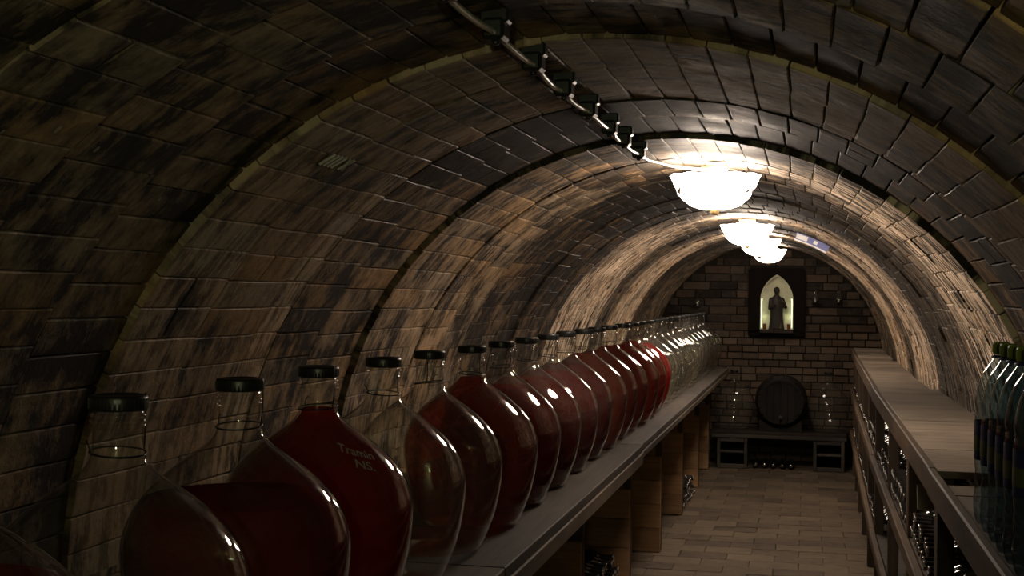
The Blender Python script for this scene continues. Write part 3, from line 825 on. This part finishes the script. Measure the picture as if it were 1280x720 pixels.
# ------------------------------------------------------------------ niche with statue
def arch_outline(w, h, z0, n=14):
    """pointed arch, half width w, total height h, base z0"""
    zs = z0+h*.52; pts = [(-w, z0), (-w, zs)]
    top = z0+h; R = (w*w+(top-zs)**2)/(2*w)
    for i in range(1, n+1):
        zz = zs+(top-zs)*i/n; x = -w+R-math.sqrt(max(0, R*R-(zz-zs)**2)); pts.append((min(0, x), zz))
    return pts+[(-x, z) for x, z in reversed(pts[:-1])]
nz0, nh, nw = 1.335, .55, .162
nic = thing('wall_niche', (NX, YE-.03, nz0-.035), 'lit pointed-arch niche in a dark surround on the end wall', 'niche')
ol = arch_outline(nw, nh, .035)
# surround plate with the arch cut out: quads between the arch and a rectangle, 6 cm thick
hw = NW/2; zt = NZ1-nz0+.035; zb = 0
rect = []
for x, z in ol:
    rect.append((x, z))
outer = []
for i, (x, z) in enumerate(ol):
    if i == 0: outer.append((-hw, zb))
    elif i == len(ol)-1: outer.append((hw, zb))
    else:
        d = math.atan2(z-.30, x); c, s_ = math.cos(d), math.sin(d)
        k = min(hw/abs(c) if abs(c) > 1e-6 else 9, (zt-.30)/s_ if s_ > 1e-6 else 9); outer.append((k*c, .30+k*s_))
m_ = len(ol); FY, BY = -.02, .035
def ringmesh(a, b, y0, y1):
    v = [(x, y0, z) for x, z in a]+[(x, y0, z) for x, z in b]+[(x, y1, z) for x, z in a]+[(x, y1, z) for x, z in b]
    f = []
    for i in range(m_-1):
        f += [(i, i+1, m_+i+1, m_+i), (2*m_+i, 3*m_+i, 3*m_+i+1, 2*m_+i+1), (i, 2*m_+i, 2*m_+i+1, i+1), (m_+i, m_+i+1, 3*m_+i+1, 3*m_+i)]
    f += [(0, m_, 3*m_, 2*m_), (m_-1, 3*m_-1, 4*m_-1, 2*m_-1)]
    return v, f
mb = MB(); mb.add(*ringmesh(ol, outer, FY, BY)); mb.box(-hw, hw, FY, BY, -.03, .0, .002); mb.build('surround', M_surround, nic)
trim = arch_outline(nw-.008, nh-.014, .035)
mb = MB(); mb.add(*ringmesh(trim, ol, FY-.008, FY-.0005)); mb.build('arch_trim', M_niche, nic)
mb = MB(); mb.add([(x, .033, z) for x, z in ol]+[(x, .036, z) for x, z in ol], [tuple(range(m_)), tuple(range(2*m_-1, m_-1, -1))]+[(i, (i+1) % m_, (i+1) % m_+m_, i+m_) for i in range(m_)]); mb.build('back_plaster', M_niche, nic)
mb = MB(); mb.box(-nw, nw, FY-.05, BY, .0, .034, .003); mb.build('sill', M_darkwood, nic)
for s in (-1, 1):
    pts = [(s*(nw-.012), .004, .05), (s*(nw-.012), .004, .30), (s*(nw-.016), .004, .345)]
    MB().tube(pts, .0055, 8).build('light_tube', M_nichelamp, nic)
    l = bpy.data.lights.new('niche_light', 'POINT'); l.energy = .05; l.color = (.95, 1, .6); l.shadow_soft_size = .02
    link('niche_light', l, nic, (s*.125, -.004, .16))
# statue: one continuous robed figure
def ell(bm, c, r, rot=None):
    m4 = Matrix.Translation(c) @ (rot.to_4x4() if rot else Matrix.Identity(4)) @ Matrix.Diagonal((*r, 1)); bmesh.ops.create_icosphere(bm, subdivisions=3, radius=1, matrix=m4)
st = thing('statue', (NX, YE-.062, nz0+.0005), 'small dark robed statue holding an object inside the lit niche', 'statue'); st.scale = (1.12, 1.0, 1.15)
bm = bmesh.new()
m1 = MB(); m1.lathe(smoothprof([(.060, .0), (.068, .01), (.062, .06), (.056, .14), (.058, .20), (.056, .25), (.035, .285), (.02, .30), (.018, .32)]), 24, M=Matrix.Diagonal((1, .55, 1, 1)))
tmp = m1.mesh('tmp', M_statue); bm.from_mesh(tmp)
ell(bm, (0, -.004, .335), (.023, .024, .030)); ell(bm, (0, .004, .342), (.027, .026, .030))
for s in (-1, 1): ell(bm, (s*.05, 0, .245), (.022, .02, .035))
def limb(a, b, ra, rb):
    a = Vector(a); b = Vector(b)
    for i in range(9):
        t_ = i/8; ell_c = a.lerp(b, t_); ell(bm, ell_c, ((ra+(rb-ra)*t_),)*3)
limb((.052, 0, .25), (.078, -.012, .195), .019, .016); limb((.078, -.012, .195), (.070, -.028, .235), .015, .010)
limb((-.052, 0, .25), (-.06, -.015, .185), .019, .016); limb((-.06, -.015, .185), (-.02, -.035, .205), .015, .011)
me = bpy.data.meshes.new('figure'); bm.to_mesh(me); bm.free(); me.materials.append(M_statue)
fo = link('figure', me, st); md = fo.modifiers.new('remesh', 'REMESH'); md.mode = 'VOXEL'; md.voxel_size = .005; md.use_smooth_shade = True
MB().box(-.07, .07, -.03, .03, 0, .012, .003).build('plinth', M_statue, st, (0, 0, -.0))
mb = MB(); v = []
for z, w in ((.01, .030), (.08, .027), (.16, .022), (.19, .016)): v += [(-w+.012, -.036+.03*(z/.19), z), (w+.012, -.036+.03*(z/.19), z), (w+.012, -.018+.016*(z/.19), z), (-w+.012, -.018+.016*(z/.19), z)]
f = [(0, 3, 2, 1), (12, 13, 14, 15)]
for i in range(3):
    for k in range(4): f.append((i*4+k, i*4+(k+1) % 4, i*4+4+(k+1) % 4, i*4+4+k))
mb.add(v, f); mb.build('robe_panel', M_statue2, st)
for s in (-1, 1):
    c = thing('candle', (NX+s*.118, YE-.067, nz0-.0005), 'short red candle in the niche, %s side of the statue' % ('bench' if s < 0 else 'rack'), 'candle', 'candles in the niche')
    MB().lathe([(.014, 0), (.015, .002), (.015, .055), (.013, .058), (.003, .056)], 16).build('wax', M_candle, c)
    MB().lathe([(.001, .056), (.001, .066)], 6).build('wick', M_black, c)

# small glass lanterns on brackets
def lantern(x, z, label):
    t = thing('glass_lantern', (x, YE-.075, z), label, 'lantern', 'glass lanterns on the end wall')
    MB().lathe([(.02, .0), (.03, .004), (.03, .012), (.012, .016)], 20).build('base', M_iron, t)
    MB().lathe(smoothprof([(.022, .016), (.034, .035), (.036, .055), (.026, .085), (.019, .11), (.020, .135)]), 24, cap0=False, cap1=False).build('glass_chimney', M_jar, t)
    MB().lathe([(.008, .014), (.008, .045), (.004, .047)], 10).build('candle', M_paper, t)
    MB().tube([(0, 0, -.001), (0, .02, -.01), (0, .062, -.008), (0, .063, .05)], .004, 8).build('bracket', M_iron, t)
lantern(.07, 1.60, 'small glass lantern on the end wall close to the niche, rack side')
lantern(.295, 1.60, 'small glass lantern on the end wall towards the rack side vault')
lantern(-1.09, 1.55, 'small glass lantern on the end wall above the last demijohns')

# blue and white plaque on the vault
PY = 8.95
pq = thing('plaque', (.03, PY, 2.03), 'small blue and white plaque hung under the vault near the rack side', 'plaque')
def arcpanel(a0, a1, r0, r1, y0, y1, n=10):
    v = []; f = []
    for i in range(n+1):
        a = a0+(a1-a0)*i/n
        for r, y in ((r0, y0), (r1, y0), (r1, y1), (r0, y1)):
            x, z = vault_pt(a, r); v.append((x-.03, y, z-2.03))
    for i in range(n):
        o = 4*i; p = o+4
        for k in range(4): f.append((o+k, o+(k+1) % 4, p+(k+1) % 4, p+k))
    f += [(0, 3, 2, 1), (4*n, 4*n+1, 4*n+2, 4*n+3)]
    mb = MB(); mb.add(v, f); return mb
aa, ab = math.acos((-.075-XC)/RV), math.acos((.145-XC)/RV)
arcpanel(aa, ab, RV-.062, RV-.012, -.004, .004).build('plate', M_plaque_b, pq)
arcpanel(aa, ab, RV-.066, RV-.056, -.007, .005).build('lower_rim', M_plaque_w, pq)
arcpanel(aa-.005, aa-.075, RV-.05, RV-.018, -.006, -.0042).build('white_field', M_plaque_w, pq)
arcpanel(aa-.115, aa-.14, RV-.045, RV-.022, -.006, -.0042).build('white_field', M_plaque_w, pq)
for a in (aa-.02, ab+.02):
    x, z = vault_pt(a, RV-.02); MB().tube([(x-.03, 0, z-2.03), (x-.03+.004, .0, z-2.03+.035)], .002, 6).build('hanger', M_iron, pq)

# chalk tally on the vault
ta = math.atan2(.93, -.64); ty = 2.80
ro_t = [r for a, b, r in rings if a <= ty <= b][0]
def stroke(a0, y0, a1, y1, w=.006):
    v = []
    for a, y in ((a0, y0), (a1, y1)):
        for dy in (-w/2, w/2):
            for r in (RV+ro_t-.0048, RV+ro_t+.001):
                x, z = vault_pt(a, r); v.append((x, y+dy, z))
    mb = MB(); mb.add(v, [(0, 1, 3, 2), (4, 6, 7, 5), (0, 2, 6, 4), (1, 5, 7, 3), (0, 4, 5, 1), (2, 3, 7, 6)]); return mb
for k in range(4): stroke(ta-.018, ty-.075+.024*k, ta+.018, ty-.088+.024*k, .0035).build('chalk_mark', M_chalk, ceiling)
stroke(ta-.018, ty+.025, ta+.018, ty+.050, .0035).build('chalk_mark', M_chalk, ceiling); stroke(ta-.018, ty+.050, ta+.018, ty+.025, .0035).build('chalk_mark', M_chalk, ceiling)
